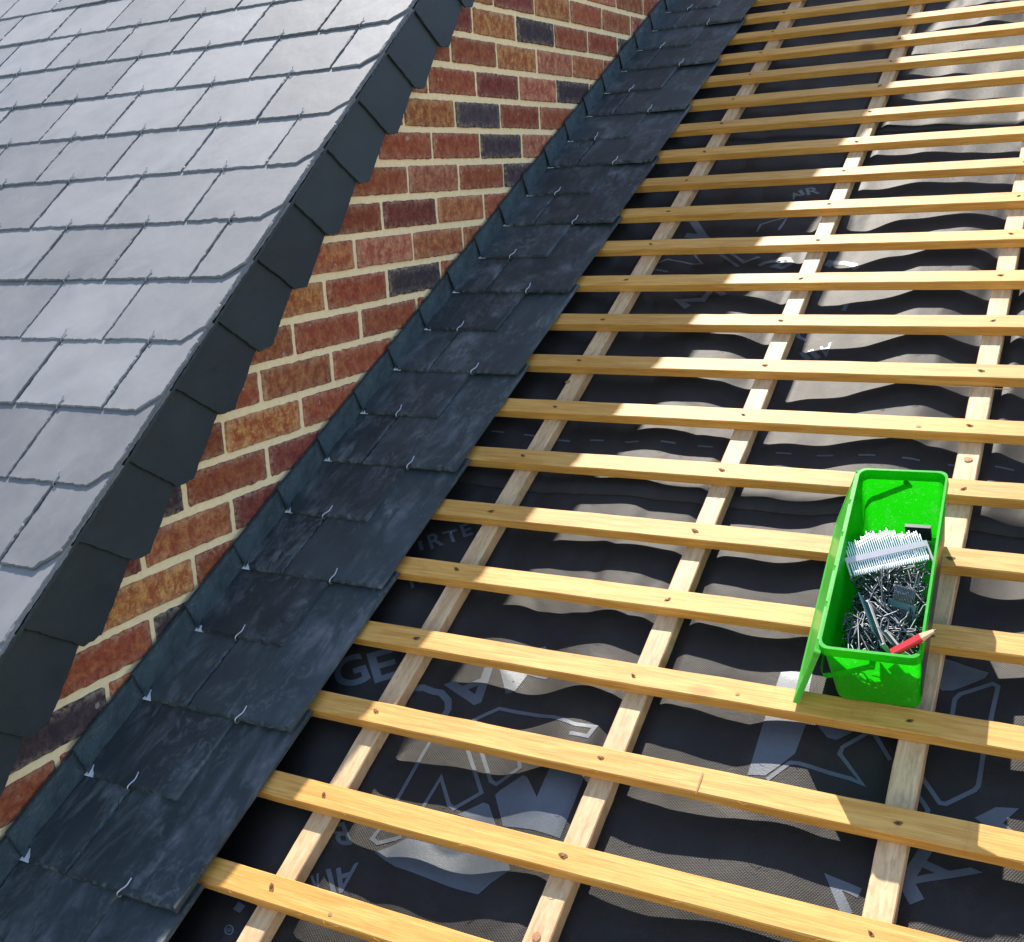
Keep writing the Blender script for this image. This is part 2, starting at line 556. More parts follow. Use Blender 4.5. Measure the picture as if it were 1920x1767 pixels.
# the rest of the covering, beyond the frame, as broad slated sheet
bv, bf = join([box(-4.5, -2.46, -2.72 + i * GU, -2.72 + (i + 1) * GU - 0.003, -0.003, 0.014) for i in range(33)] +
              [box(-2.455, XE - 0.004, SU + GU * 14 + i * GU, SU + GU * 14 + (i + 1) * GU - 0.003, -0.003, 0.016) for i in range(11)])
o = mesh_obj('slate_covering', place(bv, lambda v: rel(upt(v.x, v.y, v.z))), bf, M_SLATE_UP, roof)
add_attr(o, 'tone', [0.5] * len(bf))

def hook_shape_roof(r=0.0013, L=0.0205):
    # wire that comes from under the slate, turns round its tail and lies on its face
    pts = [(0, 0.004, -0.0055), (0, -0.0022, -0.0052), (0, -0.0046, -0.002), (0.0002, -0.0044, 0.0025), (0.0008, -0.0012, 0.0052),
           (0.0022, 0.004, 0.0062), (0.0022, 0.0105, 0.0058), (0.0012, 0.0165, 0.0066), (0.0018, L, 0.0088)]
    return tube(pts, r, 6)
hv, hf = hook_shape_roof(0.0011)
first_hook = None
rot_u = (PU, 0, 0)
cnt = 0
def vis_key(h):
    return (upt(h[0], h[1]) - C_CAM).length
for hx, hs in sorted(hooks_up, key=vis_key):
    if hx < -1.75 or hs > 0.05 or hs < -2.35 or cnt >= 98:
        continue
    cnt += 1
    if first_hook is None:
        ob = mesh_obj('slate_hook', hv, hf, M_DULL, roof, smooth=True)
        first_hook = ob
    else:
        ob = first_hook.copy()
        COL.objects.link(ob)
        ob.parent = roof
    ob.location = rel(upt(hx + 0.003, hs, LIFT))
    ob.rotation_euler = (PU, 0, random.uniform(-0.15, 0.15))

# verge cladding: slates hung on edge down the gable, overlapping up the slope
V_all, F_all, tone = [], [], []
for i in range(-6, 26):
    ds = GU * i * 1.003
    jit = random.Random(i).uniform(-0.002, 0.002)
    P = [(-1.524, -0.006), (-1.486 + jit, -0.133 + jit), (-1.455, -0.1545), (-1.245, -0.112), (-1.245, -0.006)]
    rn = random.Random(100 + i)
    V, F = slate_geo(P, TH, 700 + i, rough_sides=(True, True, True, False, False), chip=0.0016, riven=0.0008)
    # local x = slope, local y = normal, local z = out from the wall
    def fn(v, ds=ds):
        out_ = 0.030 + 0.0105 * (1 - (v.x + 1.524) / 0.28)
        return rel(upt(out_ + v.z, v.x + ds, v.y))
    V = place(V, fn)
    oo = len(V_all)
    V_all += V
    F_all += [tuple(k + oo for k in f) for f in F]
    tone += [rn.random()] * len(F)
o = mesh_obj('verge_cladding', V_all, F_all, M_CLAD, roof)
add_attr(o, 'tone', tone)
# two thin undercloak strips seen as dark lines under the verge edge
V_all, F_all, tone = [], [], []
for j, (xo, n0) in enumerate(((0.0545, -0.0065), (0.0495, -0.0125))):
    for i in range(-7, 24):
        s0_ = SU + GU * 2.1 * i * 0.5 + 0.02 * j
        V, F = slate_geo([(0.02, s0_), (xo, s0_), (xo, s0_ + GU * 1.05), (0.02, s0_ + GU * 1.05)], 0.0045, i * 7 + j, rough_sides=(False, True, False, False), chip=0.0012, riven=0.0009)
        V = place(V, lambda v: rel(upt(v.x, v.y, v.z + n0)))
        oo = len(V_all)
        V_all += V
        F_all += [tuple(k + oo for k in f) for f in F]
        tone += [0.4] * len(F)
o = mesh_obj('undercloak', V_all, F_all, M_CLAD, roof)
add_attr(o, 'tone', tone)

# ================================================================== BRICK WALL
BW, BH = 0.225358, 0.075
wall = empty('brick_gable_wall', (0, -3.2, -6.4))
tag(wall, 'red, orange and dark brick gable wall with wide cream mortar joints, between the two roofs', 'wall')
def wrel(v): return Vector(v) - wall.location
PAL = {
 'R': ((0.31, 0.060, 0.026), (0.44, 0.145, 0.055)),
 'r': ((0.21, 0.042, 0.028), (0.33, 0.09, 0.05)),
 'D': ((0.055, 0.040, 0.045), (0.10, 0.062, 0.058)),
 'O': ((0.42, 0.105, 0.035), (0.78, 0.38, 0.11)),
 'M': ((0.36, 0.085, 0.035), (0.62, 0.25, 0.085)),
 'P': ((0.36, 0.085, 0.045), (0.62, 0.26, 0.13)),
}
TBL = {
 0: {-.5: 'M', .5: 'r', 1.5: 'O', 2.5: 'R', 3.5: 'M', 4.5: 'P'},
 1: {-1: 'r', 0: 'O', 1: 'D', 2: 'R', 3: 'R', 4: 'D'},
 2: {-1.5: 'R', -.5: 'R', .5: 'O', 1.5: 'P', 2.5: 'M', 3.5: 'r'},
 3: {-1: 'R', 0: 'r', 1: 'P', 2: 'D', 3: 'R'},
 4: {-2.5: 'R', -1.5: 'O', -.5: 'D', .5: 'R', 1.5: 'R', 2.5: 'R'},
 5: {-3: 'R', -2: 'R', -1: 'R', 0: 'D', 1: 'P'},
 6: {-2.5: 'R', -1.5: 'P', -.5: 'R', .5: 'D'},
 7: {-3: 'R', -2: 'r', -1: 'M', 0: 'R'},
 8: {-3.5: 'M', -2.5: 'P', -1.5: 'M', -.5: 'M'},
 9: {-4: 'O', -3: 'R', -2: 'D', -1: 'R'},
 10: {-4.5: 'M', -3.5: 'R', -2.5: 'R', -1.5: 'R'},
 11: {-5: 'R', -4: 'M', -3: 'R', -2: 'R'},
 12: {-5.5: 'R', -4.5: 'O', -3.5: 'R'},
 13: {-6: 'D', -5: 'R', -4: 'r'},
 14: {-6.5: 'r', -5.5: 'M', -4.5: 'r'},
 15: {-7: 'R', -6: 'O', -5: 'R'},
 16: {-7.5: 'R', -6.5: 'R', -5.5: 'D'},
 17: {-8: 'R', -7: 'D', -6: 'M'},
 18: {-7.5: 'R', -6.5: 'R'},
 -1: {3: 'P', 4: 'M', 5: 'R', 2: 'R', 1: 'M', 0: 'R'},
}
bV, bF, c1, c2, ed = [], [], [], [], []
fc_of = []
US = [0, 0.012, 0.04] + [0.04 + 0.92 * i / 20 for i in range(1, 20)] + [0.96, 0.988, 1]
VS = [0, 0.04, 0.12, 0.3, 0.5, 0.7, 0.88, 0.96, 1]
NXB, NZB = len(US) - 1, len(VS) - 1
for r in range(-16, 24):
    zc = -BH * r
    off = 0.5 if r % 2 == 0 else 0.0
    for k in range(-14, 14):
        nl = k + off
        y0, y1 = nl * BW, (nl + 1) * BW
        ym = (y0 + y1) / 2
        zl = ZL + (y0) * math.tan(PL) - 0.12
        zh = ZU + (y1) * math.tan(PU) + 0.02
        if zc < zl - 0.05 or zc > zh + 0.08:
            continue
        ylim = (zc + BH / 2 + 0.07 - ZU) / math.tan(PU)
        if ylim > y1 - 0.02:
            continue
        seed = r * 131 + k
        rn = random.Random(seed)
        kind = TBL.get(r, {}).get(nl) or rn.choice('RRRRrrMMOPDD')
        A, B = PAL[kind]
        f = rn.uniform(0.66, 1.05)
        hg = rn.uniform(0.8, 1.15)
        A = (A[0] * f, A[1] * f * hg, A[2] * f * (0.5 + 0.5 * hg)); _a = tuple(x for x in A); B = tuple(x * f for x in B)
        jn, jb = 0.0064, 0.0076
        ya, yb = y0 + jn + rn.uniform(-.0012, .0012), y1 - jn + rn.uniform(-.0012, .0012)
        ya = max(ya, ylim)
        za, zb = zc - BH / 2 + jb + rn.uniform(-.001, .001), zc + BH / 2 - jb + rn.uniform(-.001, .001)
        base = len(bV)
        prot = rn.uniform(-0.001, 0.0015)
        for iz in range(NZB + 1):
            for ix in range(NXB + 1):
                u, v = US[ix], VS[iz]
                y = ya + (yb - ya) * u; z = za + (zb - za) * v
                e = min(u * (yb - ya), (1 - u) * (yb - ya), v * (zb - za), (1 - v) * (zb - za))
                bor = (ix in (0, NXB)) or (iz in (0, NZB))
                x = 0.0020 + prot - 0.0016 * max(0, 1 - e / 0.0028) + 0.0013 * nz(y * 45, z * 45, seed) + 0.0007 * nz(y * 160, z * 160, seed + 5)
                if bor:
                    y += 0.0020 * nz(y * 90, z * 90, seed + 3); z += 0.0022 * nz(y * 110, z * 110, seed + 7) + 0.0012 * nz(y * 330, z * 330, seed)
                    if ix in (0, NXB) and iz in (0, NZB):
                        y += 0.0014 if ix == 0 else -0.0014
                        z += 0.0010 if iz == 0 else -0.0010
                bV.append(wrel((x, y, z)))
                fc_of.append(1.0 if e < 0.004 else (0.45 if e < 0.012 else 0.0))
        def idx(ix, iz): return base + iz * (NXB + 1) + ix
        nf0 = len(bF)
        for iz in range(NZB):
            for ix in range(NXB):
                bF.append((idx(ix, iz), idx(ix + 1, iz), idx(ix + 1, iz + 1), idx(ix, iz + 1)))
        # returns into the joint
        ring = [idx(i, 0) for i in range(NXB)] + [idx(NXB, i) for i in range(NZB)] + [idx(NXB - i, NZB) for i in range(NXB)] + [idx(0, NZB - i) for i in range(NZB)]
        b2 = len(bV)
        for q in ring:
            p = bV[q].copy(); p.x -= 0.012
            bV.append(p); fc_of.append(0.6)
        mR = len(ring)
        for i in range(mR):
            j = (i + 1) % mR
            bF.append((ring[i], b2 + i, b2 + j, ring[j]))
        nfn = len(bF) - nf0
        c1 += [(*A, 1)] * nfn; c2 += [(*B, 1)] * nfn
o = mesh_obj('brickwork', bV, bF, M_BRICK, wall, smooth=True)
for nm, vals in (('bcol', c1), ('bmot', c2)):
    a = o.data.attributes.new(nm, 'FLOAT_COLOR', 'FACE')
    a.data.foreach_set('color', [x for c in vals for x in c])
a = o.data.attributes.new('edge', 'FLOAT', 'POINT')
a.data.foreach_set('value', fc_of)
# mortar bed: fine grid so that the joints are slightly uneven, with the wall's body behind
mV, mF = [], []
ny, nzz = 380, 90
Y0, Y1 = -3.2, 3.2
for j in range(nzz + 1):
    for i in range(ny + 1):
        y = Y0 + (Y1 - Y0) * i / ny
        lo = ZL + y * math.tan(PL) - 0.16
        hi = ZU + y * math.tan(PU) - 0.05
        z = lo + (hi - lo) * j / nzz
        mV.append(wrel((-0.0022 + 0.0011 * nz(y * 40, z * 40, 3.3) + 0.0006 * nz(y * 130, z * 130, 1.3), y, z)))
for j in range(nzz):
    for i in range(ny):
        q = j * (ny + 1) + i
        mF.append((q, q + 1, q + ny + 2, q + ny + 1))
o = mesh_obj('mortar_joints', mV, mF, M_MORTAR, wall, smooth=True)
# body of the wall
pol = [(-3.2, -6.4), (3.2, -6.4), (3.2, ZU + 3.2 * math.tan(PU) - 0.045), (-3.2, ZU - 3.2 * math.tan(PU) - 0.045)]
V = [wrel((-0.008, y, z)) for y, z in pol] + [wrel((-0.28, y, z)) for y, z in pol]
o = mesh_obj('wall_body', V, [(0, 1, 2, 3), (7, 6, 5, 4), (0, 4, 5, 1), (1, 5, 6, 2), (2, 6, 7, 3), (3, 7, 4, 0)], M_MORTAR, wall)

# ================================================================== LOWER ROOF
S0, G, XC, AC = -1.676606, 0.154434, 0.436688, 0.398386
TB, WB = 0.0205, 0.0405             # batten thickness and width
CT, CW = 0.0245, 0.036              # counter batten
NM = -(TB + CT) - 0.0008            # membrane level at the counter battens
XR = 2.35                            # right-hand limit
SLO, SHI = -2.25, 2.3
cbx = [XC + AC * j for j in range(-1, 5)]

def memb_n(X, s):
    u = (X - cbx[0]) / AC
    f = u - math.floor(u)
    bay = math.floor(u)
    env = sin(pi * f) ** 0.8 if 0 < f < 1 else 0.0
    flat = min(1.0, max(0.0, (min(f, 1 - f) * AC - CW / 2) / 0.03))
    flat = flat * flat * (3 - 2 * flat)
    # sag of the bay, ripples that run up the slope and a slow swing between courses
    w1 = nz(X * 5.2 + bay * 7.7, s * 0.9, 0.4 + bay * 3.1)
    w2 = nz(X * 11.0, s * 2.2 + 5, 7.7 + bay)
    w3 = nz(X * 3.0, s * 4.5, 2.2 + bay * 1.7)
    near = 1.0 if s < -0.9 else max(0.55, 1.0 - (s + 0.9) * 0.35)
    d = -0.0005 + 0.0035 * env + 0.019 * w1 + 0.008 * w2 + 0.007 * w3
    cr = abs(nz(X * 7 + s * 3.1, s * 5 - X * 2.2, 9.1 + bay))
    d += 0.0035 * (0.22 - min(cr, 0.22)) / 0.22 * (0.5 + nz(X * 2, s * 2, 4.4))
    d = max(-0.014, d)
    return NM - d * flat

memb = empty('breather_membrane', rp(0, SLO, NM))
memb.rotation_euler = (PL, 0, 0)
tag(memb, 'black woven roofing underlay under the battens, with grey printed lettering', 'roofing membrane')
def mloc(X, s, n): return Vector((X, s - SLO, n - NM))
nx, ns = 430, 560
V = []
for j in range(ns + 1):
    for i in range(nx + 1):
        X = -0.0 + XR * i / nx
        s = SLO + (SHI - SLO) * j / ns
        n = memb_n(X, s)
        if X < 0.02: n = NM
        V.append(mloc(X, s, n))
F = []
for j in range(ns):
    for i in range(nx):
        q = j * (nx + 1) + i
        F.append((q, q + 1, q + nx + 2, q + nx + 1))
o = mesh_obj('membrane_sheet', V, F, M_MEMB, memb, smooth=True)
# laps between the rolls: a sheet edge lying on the lower roll
for sl in (-0.80, 0.60):
    V, F = [], []
    for i in range(nx + 1):
        X = XR * i / nx
        e = sl + 0.004 * nz(X * 3, sl, 1)
        for j, ds in enumerate((0.0, 0.0, 0.05, 0.16)):
            V.append(mloc(X, e + ds, memb_n(X, e + ds) + (0.0 if j == 0 else 0.0022 if j == 1 else 0.0016 if j == 2 else -0.001)))
    for i in range(nx):
        for j in range(3):
            q = i * 4 + j
            F.append((q, q + 4, q + 5, q + 1))
    mesh_obj('lapped_edge', V, F, M_MEMB, memb, smooth=True)

# printed lettering and emblems, laid on the membrane's own surface
pV, pF = [], []
mark_name = ['printed_mark']
def flush(name):
    if pV:
        mesh_obj(name, list(pV), list(pF), M_PRINT, memb, smooth=True)
        pV.clear(); pF.clear()
def drape(bm, hold=False):
    bmesh.ops.triangulate(bm, faces=bm.faces[:])
    for _ in range(7):
        long = [e for e in bm.edges if e.calc_length() > 0.009]
        if not long: break
        bmesh.ops.subdivide_edges(bm, edges=long, cuts=1)
        bmesh.ops.triangulate(bm, faces=[f for f in bm.faces if len(f.verts) > 3])
    o0 = len(pV)
    bm.verts.index_update()
    for v in bm.verts:
        pV.append(mloc(v.co.x, v.co.y, memb_n(v.co.x, v.co.y) + 0.0006))
    for f in bm.faces:
        f.normal_update()
        ids = [v.index + o0 for v in f.verts]
        if f.normal.z < 0: ids.reverse()
        pF.append(tuple(ids))
    bm.free()
    if not hold: flush(mark_name[0])
def fill(px):
    bm = bmesh.new()
    vs = [bm.verts.new((*at(x, y, -0.056), 0)) for x, y in px]
    bm.faces.new(vs)
    drape(bm)
def stroke(px, w, close=False):
    P = [Vector(at(x, y, -0.056)) for x, y in px]
    if close: P.append(P[0])
    bm = bmesh.new()
    n = len(P)
    L, Rr = [], []
    for i in range(n):
        d1 = (P[i] - P[i - 1]).normalized() if i > 0 else None
        d2 = (P[i + 1] - P[i]).normalized() if i < n - 1 else None
        if close and i in (0, n - 1):
            d1 = (P[-1] - P[-2]).normalized(); d2 = (P[1] - P[0]).normalized()
        d = (d1 or d2) + (d2 or d1)
        if d.length < 1e-3: d = d1
        d.normalize()
        nn = Vector((-d.y, d.x))
        c = 1.0
        if d1 and d2: c = max(0.45, abs(nn.dot(Vector((-d1.y, d1.x)))))
        k = w / 2 / c
        L.append(bm.verts.new((*(P[i] + nn * k), 0)))
        Rr.append(bm.verts.new((*(P[i] - nn * k), 0)))
    for i in range(n - 1):
        bm.faces.new((L[i], Rr[i], Rr[i + 1], L[i + 1]))
    drape(bm)
def K(ox, oy, s, pts): return [(ox + x / s, oy + y / s) for x, y in pts]
def letter(ch, x, y, x2, y2, hpx):
    """one character: baseline from pixel (x, y) to (x2, y2) is its width direction, hpx = pixel of its top"""
    A = Vector(at(x, y, -0.056)); B = Vector(at(x2, y2, -0.056)); T = Vector(at(*hpx, -0.056))
    cu = bpy.data.curves.new('t', 'FONT')
    cu.body = ch
    cu.size = 1.0
    cu.offset = 0.022
    ob = bpy.data.objects.new('t', cu)
    COL.objects.link(ob)
    dg = bpy.context.evaluated_depsgraph_get()
    me = bpy.data.meshes.new_from_object(ob.evaluated_get(dg))
    bpy.data.objects.remove(ob)
    bpy.data.curves.remove(cu)
    xs = [v.co.x for v in me.vertices]; ys = [v.co.y for v in me.vertices]
    x0, x1, y0, y1 = min(xs), max(xs), min(ys), max(ys)
    bm = bmesh.new()
    bm.from_mesh(me)
    bpy.data.meshes.remove(me)
    ex, ey = B - A, T - A
    mark_name[0] = 'printed_letter'
    for v in bm.verts:
        u = (v.co.x - x0) / max(1e-6, x1 - x0); w = (v.co.y - y0) / max(1e-6, y1 - y0)
        p = A + ex * u + ey * w
        v.co = (p.x, p.y, 0)
    drape(bm)
    mark_name[0] = 'printed_mark'
def kl(ox, oy, s, ch, a, b, t):
    letter(ch, *K(ox, oy, s, [a])[0], *K(ox, oy, s, [b])[0], K(ox, oy, s, [t])[0])

# small lettering by the slates
Z4 = (700, 950, 6.4)
kl(*Z4, 'I', (600, 628), (648, 612), (572, 512))
kl(*Z4, 'R', (735, 610), (890, 545), (675, 440))
kl(*Z4, 'T', (913, 532), (1088, 482), (858, 398))
kl(*Z4, 'E', (1115, 450), (1230, 400), (1065, 305))
kl(*Z4, 'R', (505, 1090), (665, 1000), (450, 915))
kl(*Z4, '2', (690, 975), (800, 920), (660, 830))
K1 = (640, 1177, 2.995)
kl(*K1, 'G', (15, 400), (190, 330), (-40, 250))
kl(*K1, 'E', (205, 345), (345, 290), (165, 195))
stroke(K(*K1, [(360, 470), (355, 420), (400, 370), (470, 355), (560, 365), (600, 410), (600, 460), (560, 520), (500, 560)]), 0.012)
kl(*K1, 'A', (865, 215), (575, 320), (915, 383))
kl(*K1, 'M', (1150, 112), (885, 208), (1200, 280))
stroke(K(*K1, [(740, 530), (890, 460), (1050, 490), (1200, 530), (1330, 590), (1440, 600), (1400, 655), (1300, 640)]), 0.0065)
stroke(K(*K1, [(505, 620), (310, 970)]), 0.0065)
stroke(K(*K1, [(455, 1020), (562, 845), (608, 1000), (635, 1022), (790, 932), (712, 690)]), 0.0062)
stroke(K(*K1, [(788, 700), (842, 868), (875, 888), (1012, 805), (1000, 740)]), 0.0062)
fill(K(*K1, [(868, 950), (895, 925), (1030, 852), (1058, 870), (1115, 990), (1200, 810), (1385, 860), (1240, 1215), (1100, 1170), (915, 1130)]))
fill(K(*K1, [(655, 1055), (800, 988), (832, 1000), (872, 1120), (840, 1120)]))
fill(K(*K1, [(185, 1262), (370, 1180), (700, 1262), (945, 1340), (962, 1385), (850, 1452), (775, 1510), (600, 1452), (300, 1342)]))
stroke(K(*K1, [(215, 1130), (172, 1185), (205, 1210), (335, 1168)]), 0.0065)
Z5 = (400, 1550, 6.0)
kl(*Z5, 'A', (1640, 400), (1385, 480), (1560, 710))
stroke(K(*Z5, [(1305, 500), (1360, 765)]), 0.007)
kl(*Z5, 'R', (1210, 560), (1120, 600), (1200, 800))
kl(*Z5, 'B', (1500, -10), (1335, 30), (1570, 205))
stroke(K(*Z5, [(1190, 300), (1250, 285), (1310, 210)]), 0.006)
stroke(K(*Z5, [(310, 960), (390, 1010)]), 0.012)
stroke(K(*Z5, [(235 + 48 * cos(a * pi / 6), 1235 + 52 * sin(a * pi / 6)) for a in range(12)]), 0.0022, True)
for a, ch in ((-24, 'B'), (0, 'B'), (22, 'A')):
    kl(*Z5, ch, (228 + a, 1262), (248 + a, 1255), (222 + a, 1215))
K3 = (1280, 1177, 2.995)
fill(K(*K3, [(560, 290), (740, 283), (690, 560), (700, 590), (640, 745), (560, 805), (470, 862), (370, 852), (460, 570)]))
fill(K(*K3, [(745, 570), (820, 660), (870, 672), (1000, 615), (960, 590)]))
stroke(K(*K3, [(1170, 775), (1085, 652), (1050, 638), (905, 712), (888, 748), (1015, 915), (950, 885), (660, 800), (610, 795), (480, 885)]), 0.0062)
stroke(K(*K3, [(1515, 515), (1530, 425), (1560, 395), (1740, 332), (1772, 350), (1735, 520), (1690, 730), (1662, 910), (1640, 935), (1480, 1015), (1445, 1010), (1340, 860)]), 0.0062)
stroke(K(*K3, [(1320, 960), (1380, 1050), (1370, 1090)]), 0.006)
fill(K(*K3, [(1470, 200), (1720, 268), (1700, 300), (1520, 378), (1460, 382), (1425, 350)]))
kl(*K3, 'A', (1690, 1400), (1340, 1250), (1400, 1545))
stroke(K(*K3, [(1225, 1400), (1320, 1570)]), 0.019)
stroke(K(*K3, [(1000, 1520), (850, 1455), (930, 1640)]), 0.014)
fill(K(*K3, [(1640, 1090), (1760, 1030), (1890, 1040), (1800, 1120), (1880, 1180), (1700, 1130)]))
K4 = (1180, 480, 4.364)
stroke(K(*K4, [(490, 470), (415, 400), (615, 422), (700, 300), (785, 385)]), 0.017)
stroke(K(*K4, [(190, 110), (320, 55), (600, 82), (535, 0)]), 0.0055)
stroke(K(*K4, [(750, 0), (890, 135)]), 0.0055)
stroke(K(*K4, [(825, -10), (940, 103), (1060, 42)]), 0.0055)
stroke(K(*K4, [(150, 140), (320, 150)]), 0.006)
stroke(K(*K4, [(1065, 128), (1110, 100), (1230, 60), (1310, 55), (1330, 90), (1250, 130), (1190, 125), (1270, 80)]), 0.012)
stroke(K(*K4, [(1620, 115), (1650, 75), (1750, 60), (1840, 85), (1860, 125)]), 0.014)
stroke(K(*K4, [(1375, 650), (1390, 695), (1450, 700)]), 0.009)
kl(*K4, 'A', (1655, 725), (1560, 760), (1660, 820))
stroke(K(*K4, [(1480, 775), (1550, 850)]), 0.011)
stroke(K(*K4, [(1410, 795), (1470, 850)]), 0.011)
stroke(K(*K4, [(1780, 415), (1755, 470)]), 0.01)
C3 = (1280, 0, 2.995)
for ch, a, b, t_ in (('A', (620, 1135), (670, 1108), (600, 1110)), ('I', (672, 1110), (690, 1102), (650, 1085)), ('R', (700, 1105), (775, 1088), (690, 1068))):
    kl(*C3, ch, a, b, t_)
stroke(K(*C3, [(0, 1250), (60, 1260), (120, 1340), (20, 1340)]), 0.02)
stroke(K(*C3, [(420, 1320), (440, 1280), (590, 1230), (540, 1310)]), 0.0055)
stroke(K(*C3, [(180, 1420), (320, 1530)]), 0.006)
stroke(K(*C3, [(240, 1425), (350, 1500), (440, 1470)]), 0.006)
stroke(K(*C3, [(610, 150), (700, 95), (760, 100)]), 0.006)
for sd_, xs_, in ((-0.645, [0.245 + 0.0745 * i for i in range(22)]), (-0.757, [0.28 + 0.0745 * i for i in range(22)]), (0.648, [0.30 + 0.072 * i for i in range(22)])):
    for xx in xs_:
        a = (nz(xx * 9, sd_, 3)) * 0.006
        bm = bmesh.new()
        hw, hh = 0.0145, 0.0022
        vs = [bm.verts.new((xx + p, sd_ + q + a, 0)) for p, q in ((-hw, -hh), (hw, -hh), (hw, hh), (-hw, hh))]
        bm.faces.new(vs)
        mark_name[0] = 'printed_dash'
        drape(bm)
        mark_name[0] = 'printed_mark'

# ---------------------------------------------------------------- timber bars
def bar(L, w, h, seed, n=90, wob=0.0006, axis='x'):
    """squared timber, long axis x (or y), centred on w, top at z 0"""
    rows = []
    V, F = [], []
    c = 0.0016
    prof = [(-w / 2 + c, 0), (w / 2 - c, 0), (w / 2, -c), (w / 2, -h + c), (w / 2 - c, -h), (-w / 2 + c, -h), (-w / 2, -h + c), (-w / 2, -c)]
    m = len(prof)
    for i in range(n + 1):
        t = L * i / n
        bow = 0.0011 * nz(t * 1.1, seed, 0.5)
        for j, (a, b) in enumerate(prof):
            fa = nz(t * 22, seed + j * 0.3, 1.7) * wob
            fb = nz(t * 17, seed + j * 0.3, 4.7) * wob * 0.6
            p = (t, a + fa + bow, b + (fb if b > -h / 2 else 0) )
            V.append(Vector(p if axis == 'x' else (p[1], p[0], p[2])))
    for i in range(n):
        for j in range(m):
            k = (j + 1) % m
            q = (i * m + j, i * m + k, (i + 1) * m + k, (i + 1) * m + j)
            F.append(q if axis == 'y' else q[::-1])
    e0, e1 = tuple(range(m)), tuple(n * m + j for j in range(m))
    F.append(e0 if axis == 'x' else e0[::-1])
    F.append(e1[::-1] if axis == 'x' else e1)
    return V, F

def nail_geo(seed):
    # torn punch mark with the small bent head in it
    rn = random.Random(seed)
    return tube([(0, 0, -0.004), (0.0002, 0.0001, 0.0006), (0.0003, 0.0002, 0.0011)], 0.0021, 9, taper=[0.5, 1.0, 0.9])
def dent_geo(seed):
    rn = random.Random(seed)
    V = [Vector((0, 0, 0.0004))]
    m = 12
    for k in range(m):
        a = 2 * pi * k / m
        r = 0.0036 * (0.6 + rn.random() * 0.9)
        V.append(Vector((r * 1.35 * cos(a), r * 0.8 * sin(a), 0.0003)))
    return V, [(0, 1 + k, 1 + (k + 1) % m) for k in range(m)]

CB_NAMES = ['hidden', 'leftmost', 'second from left', 'third from left', 'rightmost visible', 'outer']
cb_labels = ['pale counter batten running up the slope against the wall, under the slate strip',
             'leftmost pale counter batten seen up the slope, just right of the slates',
             'middle pale counter batten, second of the three running up the open roof',
             'pale counter batten running under the green tub, third from the slates',
             'pale counter batten at the right edge, fourth from the slates',
             'pale counter batten beyond the right edge, fifth from the slates']
for j, x in enumerate(cbx):
    L = SHI - SLO
    V, F = bar(L, CW, CT, 50 + j, n=140, wob=0.0009, axis='y')
    o = mesh_obj('counter_batten', V, F, M_CBATTEN, None, loc=rp(x, SLO, -TB - 0.0003), rot=(PL, 0, 0))
    tag(o, cb_labels[j], 'counter batten', 'counter battens running up the slope')

bi = 0
dents = [dent_geo(s) for s in range(5)]
first_nail = None
k_list = list(range(-3, 26))
vis = [k for k in k_list if 0 <= k <= 22]
for k in k_list:
    s = S0 + G * k
    Lb = XR - 0.02
    V, F = bar(Lb, WB, TB, 200 + k, n=130, wob=0.0007)
    # frayed splinters along the lower arris
    rn = random.Random(k * 5 + 1)
    parts = [(V, F)]
    for q in range(16):
        x = rn.uniform(0.3, Lb - 0.1)
        l = rn.uniform(0.004, 0.014)
        sg = rn.choice((-1, 1))
        y = -WB / 2 + rn.uniform(-0.0005, 0.0008)
        parts.append(tube([(x, y, -0.0005), (x + sg * l * 0.5, y - 0.0016, 0.0006), (x + sg * l, y - rn.uniform(0.0015, 0.005), rn.uniform(-0.003, 0.002))], 0.00045, 4, taper=[1, 0.8, 0.2]))
    V, F = join(parts)
    o = mesh_obj('batten', V, F, M_BATTEN, None, loc=rp(0.012, s, 0), rot=(PL, 0, 0))
    if k in vis:
        i = vis.index(k)
        lab = f'yellow treated timber batten across the roof, {ORD[i]} up from the lowest in view'
        if k == 3: lab = 'yellow batten directly below the green tub, the fourth up from the lowest in view'
    elif k < 0:
        lab = f'yellow timber batten below the photo, {ORD[-k - 1]} below the lowest in view'
    else:
        lab = f'yellow timber batten above the photo, {ORD[k - 23]} above the highest in view'
    tag(o, lab, 'batten', 'treated roofing battens across the slope')
    for jx, x in enumerate(cbx[1:]):
        rr = random.Random(k * 10 + jx)
        px_, py_ = x - 0.012 + rr.uniform(-0.006, 0.006), rr.uniform(-0.005, 0.005)
        dv, df = dents[rr.randrange(5)]
        nv, nf = nail_geo(0)
        if first_nail is None:
            VV = list(dv) + list(nv)
            FF = list(df) + [tuple(q + len(dv) for q in f) for f in nf]
            ob = mesh_obj('nail', VV, FF, None, o, mats=[M_HOLE, M_NAIL], fmat=[0] * len(df) + [1] * len(nf))
            first_nail = ob
        else:
            ob = first_nail.copy()
            COL.objects.link(ob)
            ob.parent = o
        ob.location = (px_, py_, 0.0004)
        ob.rotation_euler = (0, 0, rr.uniform(-0.9, 0.9))
        ob.scale = (rr.uniform(0.8, 1.25),) * 2 + (1,)

